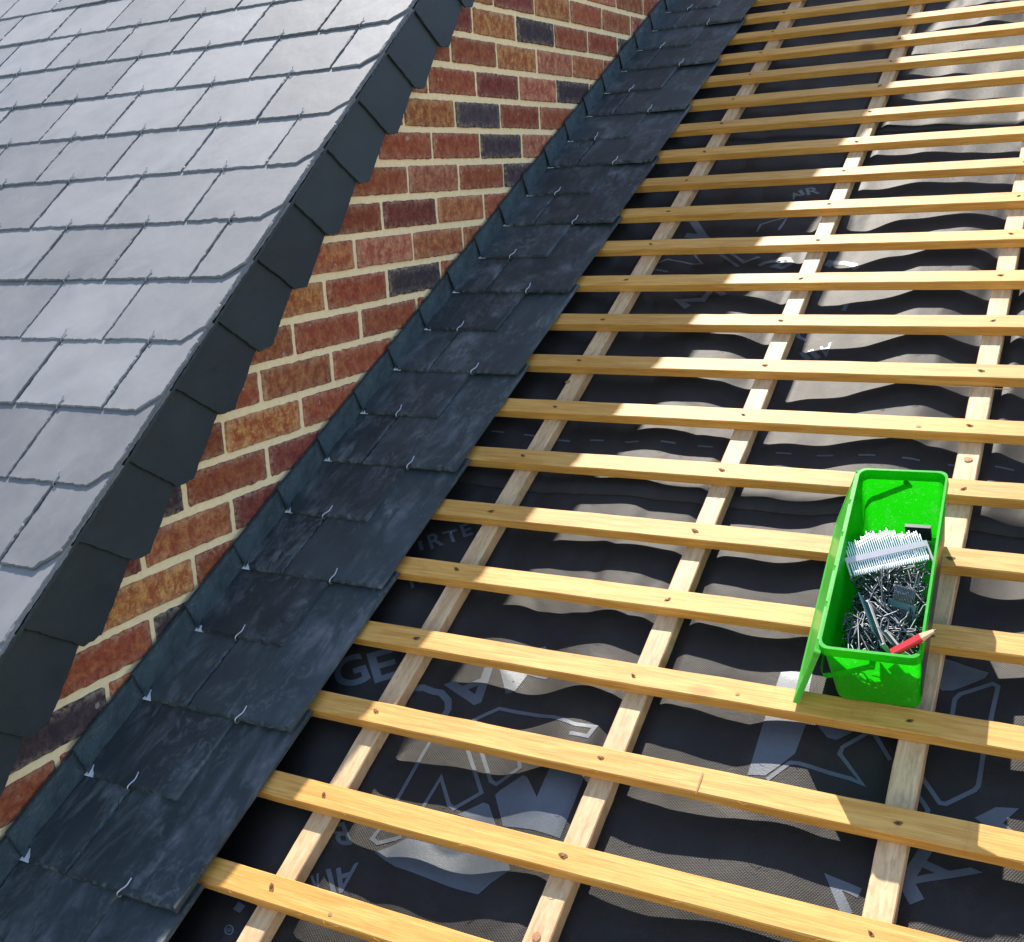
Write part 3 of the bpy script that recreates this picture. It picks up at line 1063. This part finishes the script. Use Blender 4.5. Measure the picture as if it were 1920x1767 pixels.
# ---------------------------------------------------------------- slates being laid along the wall
THL = 0.0068
LIFT = 2.45 * THL + 0.0012
def skew(s): return -0.0075 * (s + 1.75)
def hook_on_slate():
    pts = [(0, 0.010, -0.0022), (0, -0.0025, -0.0020), (-0.0002, -0.0046, 0.0000), (0, -0.0046, 0.0045), (0.0005, -0.0016, 0.0078), (0.0014, 0.0040, 0.0080),
           (0.0030, 0.0090, 0.0076), (0.0038, 0.0135, 0.0080), (0.0040, 0.0180, 0.0096), (0.0048, 0.0235, 0.0124)]
    return tube(pts, 0.00125, 7)
hkv, hkf = hook_on_slate()
hook0 = None
TAIL0 = S0 + 0.0765          # tail just above batten 0
courses = list(range(-3, 21))
seen = [c for c in courses if -1 <= c <= 19]
nhalf = nwide = nmid = 0
for c in courses:
    st = TAIL0 + G * c
    wide = (c % 2 == 1)
    sk = skew(st)
    if wide:
        items = [('half', 0.0075, 0.1115), ('wide', 0.1145, 0.3345)]
    else:
        items = [('mid', 0.0075, 0.2155)]
    for kind, xa, xb in items:
        seed = c * 31 + len(kind)
        rn = random.Random(seed)
        xa += sk; xb += sk
        dy = rn.uniform(-0.001, 0.001)
        dy2 = dy + rn.uniform(-0.0012, 0.0012)
        th = THL * rn.uniform(0.92, 1.12)
        if kind == 'half':
            out = [(xa + 0.024, dy), (xb, dy2), (xb, LEN), (xa, LEN), (xa, 0.027)]
            rs = (True, True, False, True, True)
        elif kind == 'mid':
            out = [(xa + 0.024, dy), (xb - 0.003, dy2), (xb, dy2 + 0.003), (xb, LEN), (xa, LEN), (xa, 0.027)]
            rs = (True, True, False, False, True, True)
        else:
            out = [(xa, dy), (xb, dy2), (xb, LEN), (xa, LEN)]
            rs = (True, False, False, True)
        V, F = slate_geo([(x - xa, y) for x, y in out], th, seed, rough_sides=rs, chip=0.0040, riven=0.0010)
        V = [Vector((v.x, v.y, v.z)) for v in V]
        tiltx = rn.uniform(-0.0007, 0.0007)
        # the slate lies from batten level at its head up onto the two slates below at its tail
        ang = math.atan(LIFT / LEN)
        o = mesh_obj('roof_slate', V, F, M_SLATE, None, loc=rp(xa, st, LIFT), rot=(PL - ang, tiltx, 0))
        vis_c = c in seen
        if kind == 'half':
            if vis_c: nhalf += 1
            lab = f'narrow dark cut slate against the soakers, {ORD[max(nhalf - 1, 0)]} narrow one from the bottom'
        elif kind == 'mid':
            if vis_c: nmid += 1
            lab = f'dark slate with clipped left corner, stopping short of the open edge, {ORD[max(nmid - 1, 0)]} from the bottom'
        else:
            if vis_c: nwide += 1
            lab = f'wide dark slate reaching the open right edge, {ORD[max(nwide - 1, 0)]} wide one from the bottom'
        if not vis_c:
            lab = lab.split(',')[0] + (', above the photo, ' if c > 0 else ', below the photo, ') + ORD[abs(c) % 20] + ' course'
        tag(o, lab, 'slate', 'dark slates laid in a strip up the wall')
        if kind in ('mid', 'wide'):
            if hook0 is None:
                hook0 = ob = mesh_obj('wire_hook', hkv, hkf, M_STEEL, o, smooth=True)
            else:
                ob = hook0.copy()
                COL.objects.link(ob)
                ob.parent = o
            ob.location = ((xb - xa) / 2 if kind == 'wide' else 0.1135 + sk - xa, dy, 0)
            ob.rotation_euler = (0, 0, rn.uniform(-0.25, 0.15))

# soakers: folded metal under each course, turned up the wall, one per course
for idx_, c in enumerate(courses):
    st = TAIL0 + G * c
    sk = 0.0
    L = 0.30
    t_ = 0.0009
    H = 0.0585
    rn = random.Random(c + 400)
    root = empty('soaker', rp(0.0035 + sk, st + 0.003, LIFT + 0.001), (PL - math.atan(LIFT / LEN) * 0.8, 0, 0))
    if c in seen:
        lab = f'grey folded metal soaker turned up against the brick, {ORD[seen.index(c)]} up from the bottom'
    else:
        lab = f'grey folded metal soaker {"above" if c > 0 else "below"} the photo, {ORD[abs(c) % 20]} course'
    tag(root, lab, 'flashing', 'metal soakers up the foot of the brick wall')
    # upstand with a gently rippled face
    V, F = [], []
    nu, nv = 34, 8
    ph = rn.uniform(0, 6)
    for i in range(nu + 1):
        y = L * i / nu
        off = 0.0056 * (1 - y / L)
        for j in range(nv + 1):
            z = H * j / nv
            bul = 0.0030 * sin(pi * j / nv) * (nz(y * 22, c * 3.3, 1.0) + 0.3) + 0.0055 * math.exp(-((y - 0.0) / 0.016) ** 2) * (1 - j / nv) - 0.0020 * math.exp(-((y - 0.045) / 0.012) ** 2) * (1 - j / nv) ** 2
            cutn = 0.010 * (1 - j / nv) * 0 
            V.append(Vector((off + bul + 0.0018, y + (0.004 * (j / nv)) * (1 if i == 0 else 0), z + (j / nv) * 0.0022 * nz(y * 9, c * 1.7, 8.0))))
    for i in range(nu):
        for j in range(nv):
            q = i * (nv + 1) + j
            F.append((q, q + nv + 1, q + nv + 2, q + 1)[::-1])
    nV = len(V)
    V += [v + Vector((-t_, 0, 0)) for v in V]
    F += [tuple(x + nV for x in f)[::-1] for f in F]
    rim = [i * (nv + 1) + nv for i in range(nu + 1)]
    for a, b in zip(rim, rim[1:]): F.append((a, b, b + nV, a + nV))
    rim = [j for j in range(nv + 1)]
    for a, b in zip(rim, rim[1:]): F.append((a, b, b + nV, a + nV))
    up_ = mesh_obj('upstand', V, F, M_SOAKER, root, smooth=True)
    # leg lying on the course below, mostly under the slate
    V, F = box(0.004, 0.090, -0.001, L, -0.0006, 0.0003)
    mesh_obj('roof_leg', V, F, M_SOAKER, root)
    # leg corner in the slate's clipped corner, its sky glint painted on in near-white
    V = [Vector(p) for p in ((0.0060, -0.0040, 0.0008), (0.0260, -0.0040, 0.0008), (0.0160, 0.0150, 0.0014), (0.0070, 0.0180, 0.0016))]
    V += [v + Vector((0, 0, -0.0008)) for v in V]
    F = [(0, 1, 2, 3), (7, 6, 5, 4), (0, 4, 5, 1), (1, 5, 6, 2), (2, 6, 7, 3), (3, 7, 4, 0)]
    mesh_obj('corner_glint', V, F, M_BRIGHT, root)

# ---------------------------------------------------------------- thin wood sliver caught under a batten
pts = []
for i, (x, y) in enumerate([(1180 + 60 * i, 0) for i in range(13)]):
    y = 703.5 + (x - 1180) * 0.018 + max(0, (x - 1600)) * 0.055
    X, s = at(x, y, -0.022)
    pts.append(rp(X, s, -0.022 + (0.0 if x < 1840 else 0.002)))
base = pts[0].copy()
V, F = tube([p - base for p in pts], 0.0011, 5, taper=[0.4] + [1] * 11 + [0.5])
o = mesh_obj('wood_sliver', V, F, M_CBATTEN, None, loc=base)
tag(o, 'long thin sliver of wood sagging out below the ninth batten', 'wood sliver')

# ================================================================== GREEN TUB
# local frame of the tub: x across, y up the slope, z off the battens
TUBX, TUBS = 1.1845, -1.212
tub = empty('storage_tub', rp(TUBX, TUBS, 0.0005), (PL, 0, 0))
tub.rotation_euler = (Matrix.Rotation(PL, 3, 'X') @ Matrix.Rotation(radians(2.2), 3, 'Z')).to_euler()
tag(tub, 'bright green plastic tub of slate hooks standing open on the battens', 'tub')
TW, TL, THT = 0.0625, 0.352, 0.128
def rrect(hw, y0, y1, z, r, n=5):
    P = []
    for cx_, cy_, a0 in ((hw - r, y0 + r, -90), (hw - r, y1 - r, 0), (-hw + r, y1 - r, 90), (-hw + r, y0 + r, 180)):
        for i in range(n + 1):
            a = radians(a0 + 90 * i / n)
            P.append(Vector((cx_ + r * cos(a), cy_ + r * sin(a), z)))
    return P
levels = [(0.0, 0.0085), (0.006, 0.0070), (0.035, 0.0052), (0.065, 0.0028), (0.085, 0.0008), (0.0875, -0.0022), (0.0995, -0.0030), (THT, -0.0012)]
levels = [(0.0, 0.0078), (0.006, 0.0064), (0.04, 0.0048), (0.08, 0.0026), (THT - 0.0035, 0.0010), (THT, 0.0008), (THT, -0.0026), (THT - 0.0145, -0.0030), (THT - 0.015, -0.0005)]
inner = []
rings = [rrect(TW - i, i * (2.1 if i > 0 else 1), TL - i * (1.4 if i > 0 else 1), z, 0.013) for z, i in levels] + [rrect(TW - i, i, TL - i, z, 0.012) for z, i in inner]
V = [p for r_ in rings for p in r_]
m = len(rings[0])
F = []
for a in range(len(rings) - 1):
    for k in range(m):
        k2 = (k + 1) % m
        F.append((a * m + k, a * m + k2, (a + 1) * m + k2, (a + 1) * m + k))
F.append(tuple(range(m))[::-1])
body = mesh_obj('tub_body', V, F, M_GREEN, tub, smooth=False)
# lid: hinged on the left rim and hanging down outside
def sheet(P, th, nrm):
    V = [Vector(p) for p in P]
    n_ = len(V)
    V += [v - nrm * th for v in V]
    F = [tuple(range(n_)), tuple(range(n_, 2 * n_))[::-1]]
    for i in range(n_):
        j = (i + 1) % n_
        F.append((i, i + n_, j + n_, j))
    return V, F
hx, hz = -TW - 0.0045, THT - 0.004
bx, bz = -TW - 0.048, 0.006
dl = Vector((bx - hx, 0, bz - hz)).normalized()
nl_ = Vector((dl.z, 0, -dl.x))            # outward (left) side
if nl_.x > 0: nl_ = -nl_
ylo, yhi = -0.006, TL + 0.002
Ls = (Vector((bx, 0, bz)) - Vector((hx, 0, hz))).length
def lp(u, y, o_=0.0): return Vector((hx, y, hz)) + dl * u + nl_ * o_
parts = [sheet([lp(0.006, ylo), lp(0.006, yhi), lp(Ls, yhi - 0.004), lp(Ls, ylo + 0.004)], 0.0016, nl_)]
# raised rim of the lid and a long stiffening rib, on the side that was its top
for u0, u1, a0, a1 in ((0.004, 0.010, ylo, yhi), (Ls - 0.006, Ls, ylo + 0.004, yhi - 0.004)):
    v8 = [lp(u0, a0, -0.007), lp(u1, a0, -0.007), lp(u1, a1, -0.007), lp(u0, a1, -0.007), lp(u0, a0, 0.0014), lp(u1, a0, 0.0014), lp(u1, a1, 0.0014), lp(u0, a1, 0.0014)]
    parts.append((v8, box(0, 1, 0, 1, 0, 1)[1]))
for a0 in (ylo, yhi - 0.005):
    v8 = [lp(0.0, a0, -0.007), lp(Ls, a0, -0.007), lp(Ls, a0 + 0.005, -0.007), lp(0.0, a0 + 0.005, -0.007), lp(0.0, a0, 0.0014), lp(Ls, a0, 0.0014), lp(Ls, a0 + 0.005, 0.0014), lp(0.0, a0 + 0.005, 0.0014)]
    parts.append((v8, box(0, 1, 0, 1, 0, 1)[1]))
V, F = join(parts)
mesh_obj('lid', V, F, M_GREEN_PALE, tub)
# hinge: thin living hinge strip between rim and lid
V, F = join([box(-TW - 0.0052, -TW - 0.0005, 0.012 + i * 0.068, 0.070 + i * 0.068, THT - 0.0035, THT - 0.0005) for i in range(5)])
mesh_obj('hinge_strip', V, F, M_GREEN_PALE, tub)
# carrying handle: flat band pivoted at the middle of each end, hanging down on the left
def band(pts, w, th):
    V, F = [], []
    for i, (p, side) in enumerate(pts):
        p = Vector(p); side = Vector(side).normalized()
        if i == 0: d = Vector(pts[1][0]) - p
        elif i == len(pts) - 1: d = p - Vector(pts[i - 1][0])
        else: d = Vector(pts[i + 1][0]) - Vector(pts[i - 1][0])
        nrm = d.cross(side).normalized()
        for a, b in ((-1, -1), (1, -1), (1, 1), (-1, 1)):
            V.append(p + side * (w / 2 * a) + nrm * (th / 2 * b))
    for i in range(len(pts) - 1):
        for k in range(4):
            F.append((i * 4 + k, i * 4 + (k + 1) % 4, i * 4 + 4 + (k + 1) % 4, i * 4 + 4 + k))
    F.append((3, 2, 1, 0)); n_ = len(pts) - 1
    F.append(tuple(n_ * 4 + k for k in range(4)))
    return V, F
zz = 0.107
hp = [((0.004, -0.0065, zz), (-0.5, 0, 0.87)), ((-0.020, -0.0075, zz - 0.012), (-0.5, 0, 0.87)), ((-0.045, -0.0075, zz - 0.026), (-0.5, 0, 0.87)), ((-0.062, -0.003, zz - 0.036), (-0.35, 0, 0.93)), ((-0.068, 0.010, zz - 0.040), (0, 0, 1)),
      ((-0.070, 0.06, zz - 0.041), (0, 0, 1)), ((-0.070, TL - 0.06, zz - 0.041), (0, 0, 1)), ((-0.068, TL - 0.010, zz - 0.040), (0, 0, 1)), ((-0.062, TL + 0.003, zz - 0.036), (-0.35, 0, 0.93)), ((-0.045, TL + 0.0075, zz - 0.026), (-0.5, 0, 0.87)),
      ((0.004, TL + 0.0065, zz), (-0.5, 0, 0.87))]
V, F = band(hp, 0.0085, 0.0014)
v2, f2 = tube([(0.004, 0.004, zz), (0.004, -0.0090, zz), (0.004, -0.0095, zz)], 0.0042, 10, taper=[1, 1, 0.6])
v3, f3 = tube([(0.004, TL - 0.004, zz), (0.004, TL + 0.0090, zz)], 0.0042, 10)
V, F = join([(V, F), (v2, f2), (v3, f3)])
mesh_obj('carrying_handle', V, F, M_GREEN, tub)
# paper label on the right-hand side
V, F = box(TW + 0.0002, TW + 0.0010, 0.02, TL - 0.05, 0.02, 0.100)
for v in V: v.x -= (THT - v.z) * 0.058 - 0.0008
mesh_obj('side_label', V, F, M_BLACK, tub)

MT = tub.matrix_basis.copy()
MT = Matrix.Translation(tub.location) @ tub.rotation_euler.to_matrix().to_4x4()
RT = tub.rotation_euler.to_matrix()

# loose wire hooks heaped in the tub
def loose_hook(var):
    L = 0.074 if var != 2 else 0.062
    pts = [(-0.008, 0.0, 0.0), (-0.001, 0.0, 0.0), (0.0, 0.002, 0.0), (0.0, L * 0.5, 0.0), (0.0, L, 0.0)]
    loop = [(0.0012, L + 0.0045, 0.0), (0.0045, L + 0.0068, 0.0), (0.0080, L + 0.0050, 0.0), (0.0092, L + 0.0010, 0.0), (0.0090, L - 0.012, 0.0004), (0.0104, L - 0.019, 0.0012), (0.0140, L - 0.024, 0.0022)]
    if var == 1:
        pts = pts[1:]
    return tube([Vector(p) for p in pts + loop], 0.00125, 6)
protos = []
for var in range(3):
    V, F = loose_hook(var)
    V = [v - Vector((0.003, 0.04, 0)) for v in V]
    protos.append((V, F))
hk_first = [None] * 3
rn = random.Random(21)
NH = 230
for i in range(NH):
    var = rn.randrange(3)
    lay = i / NH
    x = rn.uniform(-TW + 0.020, TW - 0.020)
    y = rn.uniform(0.020, TL - 0.125)
    z = 0.014 + 0.072 * lay + rn.uniform(-0.003, 0.003)
    if y < 0.09 or x > 0.03: z += 0.004
    yaw = rn.uniform(0, 2 * pi)
    lim = TW - 0.012
    ext = 0.042 * abs(sin(yaw))
    if abs(x) + ext > lim:
        x = (1 if x > 0 else -1) * max(0.0, lim - ext)
    y = max(y, 0.016 + 0.045 * abs(cos(yaw)))
    pitch_ = rn.gauss(0, 0.20)
    roll = rn.uniform(0, 2 * pi)
    Rm = Matrix.Rotation(yaw, 3, 'Z') @ Matrix.Rotation(pitch_, 3, 'X') @ Matrix.Rotation(roll, 3, 'Y')
    if hk_first[var] is None:
        ob = mesh_obj('wire_slate_hook', *protos[var], M_DARKST, None, smooth=True)
        hk_first[var] = ob
    else:
        ob = hk_first[var].copy()
        COL.objects.link(ob)
    ob.location = MT @ Vector((x, y, z))
    ob.rotation_euler = (RT @ Rm).to_euler()
    tag(ob, 'loose steel wire slate hook lying in the heap inside the green tub', 'slate hook', 'loose slate hooks heaped in the green tub')

# collated strips of hooks
def collated(name, n, pitch, L, tape_mat, wire_mat, label, A, B, z, tilt, lens=None):
    """A, B: tub-local ends of the tape"""
    A = Vector((*A, z)); B = Vector((*B, z))
    d = (B - A).normalized()
    root = empty(name, MT @ A)
    Rl = Matrix.Rotation(math.atan2(d.y, d.x), 3, 'Z') @ Matrix.Rotation(tilt, 3, 'X')
    root.rotation_euler = (RT @ Rl).to_euler()
    tag(root, label, 'hook strip', 'collated strips of hooks in the green tub')
    W = (B - A).length
    V, F = join([box(-0.002, W + 0.002, -0.0045, 0.0045, 0.0014, 0.0024), box(-0.002, W + 0.002, -0.0045, 0.0045, -0.0024, -0.0014)])
    mesh_obj('collating_band', V, F, tape_mat, root)
    V, F = join([box(-0.0045, -0.0020, -0.026, 0.004, -0.003, 0.003), box(W + 0.0020, W + 0.0045, -0.030, 0.004, -0.003, 0.003)])
    mesh_obj('end_clip', V, F, tape_mat, root)
    first = None
    for i in range(n):
        l_ = L * (lens(i / (n - 1)) if lens else 1)
        if first is None or lens:
            pts = [(0, -0.021, 0.0062), (0, -0.0255, 0.0048), (0, -0.0265, 0.001), (0, -0.0235, -0.0012), (0, -0.012, -0.0002), (0, 0, 0), (0, l_ * 0.5, 0.0004), (0, l_, 0.0010)]
            V, F = tube(pts, 0.00095, 5)
            ob = mesh_obj('hook_wire', V, F, wire_mat, root, smooth=True)
            first = first or ob
        else:
            ob = first.copy(); COL.objects.link(ob); ob.parent = root
        ob.location = (W * (i + 0.5) / n, 0, 0)
    return root
def tl(x, y, n):       # tub-local xy of a photo pixel at height n over the battens
    X, s = at(x, y, n)
    p = MT.inverted() @ rp(X, s, n)
    return (p.x, p.y)
collated('collated_hook_strip', 34, 0.003, 0.034, M_TAPE, M_BRIGHT, 'strip of bright wire hooks joined by a silver band, above the heap',
         tl(1591, 1052, 0.100), tl(1733, 1021, 0.100), 0.100, 0.30, lens=lambda t: 0.62 + 0.42 * sin(pi * min(1, t * 1.15)) + 0.07 * sin(t * 23) + 0.08 * sin(t * 137))
A_, B_ = tl(1628, 1132, 0.100), tl(1655, 1206, 0.100)
collated('collated_hook_strip', 26, 0.003, 0.030, M_TAPE, M_TEAL, 'dark green strip of joined hooks on edge at the heap\'s lower end',
         B_, A_, 0.098, 1.15)
A_, B_ = tl(1664, 1188, 0.100), tl(1690, 1220, 0.100)
collated('collated_hook_strip', 14, 0.003, 0.026, M_TAPE, M_DARKST, 'short grey strip of joined hooks beside the red pencil',
         B_, A_, 0.098, 1.0)
A_, B_ = tl(1672, 1128, 0.09), tl(1712, 1140, 0.09)
collated('collated_hook_strip', 14, 0.003, 0.026, M_TEAL, M_DARKST, 'small strip of joined hooks in the shade at the right of the heap',
         A_, B_, 0.088, 0.9)
# dark plastic piece behind the bright strip
p0 = tl(1742, 992, 0.09)
V, F = join([box(-0.034, 0.002, -0.003, 0.003, -0.026, 0.0), box(-0.034, 0.002, -0.0036, -0.0030, -0.003, 0.0004)])
o = mesh_obj('plastic_divider', V, F, M_BLACK, None, loc=MT @ Vector((p0[0], p0[1] + 0.004, 0.09)))
o.rotation_euler = tub.rotation_euler.copy()
tag(o, 'black plastic piece standing against the far right of the tub', 'plastic piece')

# carpenter's pencil resting on the rim
a = at(1676, 1223, 0.122); b = at(1755, 1181, 0.144)
P0_, P1_ = rp(*a, 0.122), rp(*b, 0.144)
dv_ = (P1_ - P0_)
Lp = dv_.length
P0_ = P0_ - dv_ * 0.05
Lp *= 1.05
pen = empty('carpenter_pencil', P0_)
zax = Vector((0, -sin(PL), cos(PL)))
xax = dv_.normalized(); yax = zax.cross(xax).normalized(); zax = xax.cross(yax)
pen.rotation_euler = Matrix((xax, yax, zax)).transposed().to_euler()
tag(pen, 'red carpenter pencil with cut wooden point, lying over the tub\'s lower right corner', 'pencil')
def prism(x0, x1, s0_, s1_, w, h):
    pr = [(-w, -h * .45), (-w * .7, -h), (w * .7, -h), (w, -h * .45), (w, h * .45), (w * .7, h), (-w * .7, h), (-w, h * .45)]
    V = [Vector((x0, a_ * s0_, b_ * s0_)) for a_, b_ in pr] + [Vector((x1, a_ * s1_, b_ * s1_)) for a_, b_ in pr]
    F = [tuple(range(8))[::-1], tuple(range(8, 16))] + [(i, (i + 1) % 8, 8 + (i + 1) % 8, 8 + i) for i in range(8)]
    return V, F
xt = Lp
mesh_obj('painted_shaft', *prism(0, xt - 0.021, 1, 1, 0.0060, 0.0038), M_RED, pen)
mesh_obj('cut_point', *prism(xt - 0.0212, xt - 0.003, 0.97, 0.42, 0.0060, 0.0038), M_PWOOD, pen)
mesh_obj('lead', *prism(xt - 0.004, xt, 0.40, 0.16, 0.0060, 0.0038), M_LEAD, pen)

# knots and a resin streak in the timber
def knot(px, py, n, parent_pick, rx, ry, seed, zoff=0.0006):
    X, sl = at(px, py, n)
    par = parent_pick(X, sl)
    rr = random.Random(seed)
    V = [Vector((0, 0, 0.0003))]
    for k in range(16):
        a = 2 * pi * k / 16
        q = 0.85 + rr.random() * 0.3
        V.append(Vector((rx * q * cos(a), ry * q * sin(a), 0.0)))
    F = [(0, 1 + k, 1 + (k + 1) % 16) for k in range(16)]
    ob = mesh_obj('knot', V, F, M_KNOT, par)
    inv = (Matrix.Translation(par.location) @ par.rotation_euler.to_matrix().to_4x4()).inverted()
    ob.location = inv @ rp(X, sl, n + zoff)
M_KNOT = mat_plain('knot_wood', (0.33, 0.165, 0.065), 0.6, 0, 0.3, 260, 0.4, 0.0006, 0.4)
bats = [o for o in COL.objects if o.name.split('.')[0] == 'batten']
cbs = [o for o in COL.objects if o.name.split('.')[0] == 'counter_batten']
def near_bat(X, sl): return min(bats, key=lambda o: abs((o.location - rp(0.012, sl, 0)).length))
def near_cb(X, sl): return min(cbs, key=lambda o: abs(o.location.x - X))
knot(1312, 1468, 0, near_bat, 0.0016, 0.0175, 1)
knot(1722, 800, 0, near_bat, 0.0045, 0.0034, 2)
knot(1383, 1302, 0, near_bat, 0.0034, 0.0026, 3)
knot(619, 1715, 0, near_bat, 0.0032, 0.0030, 4)
knot(1065, 717, -TB, near_cb, 0.0056, 0.0050, 5, 0.0012)
knot(1815, 862, -TB, near_cb, 0.0066, 0.0060, 6, 0.0012)
knot(1006, 1757, -TB, near_cb, 0.0062, 0.0066, 7, 0.0012)
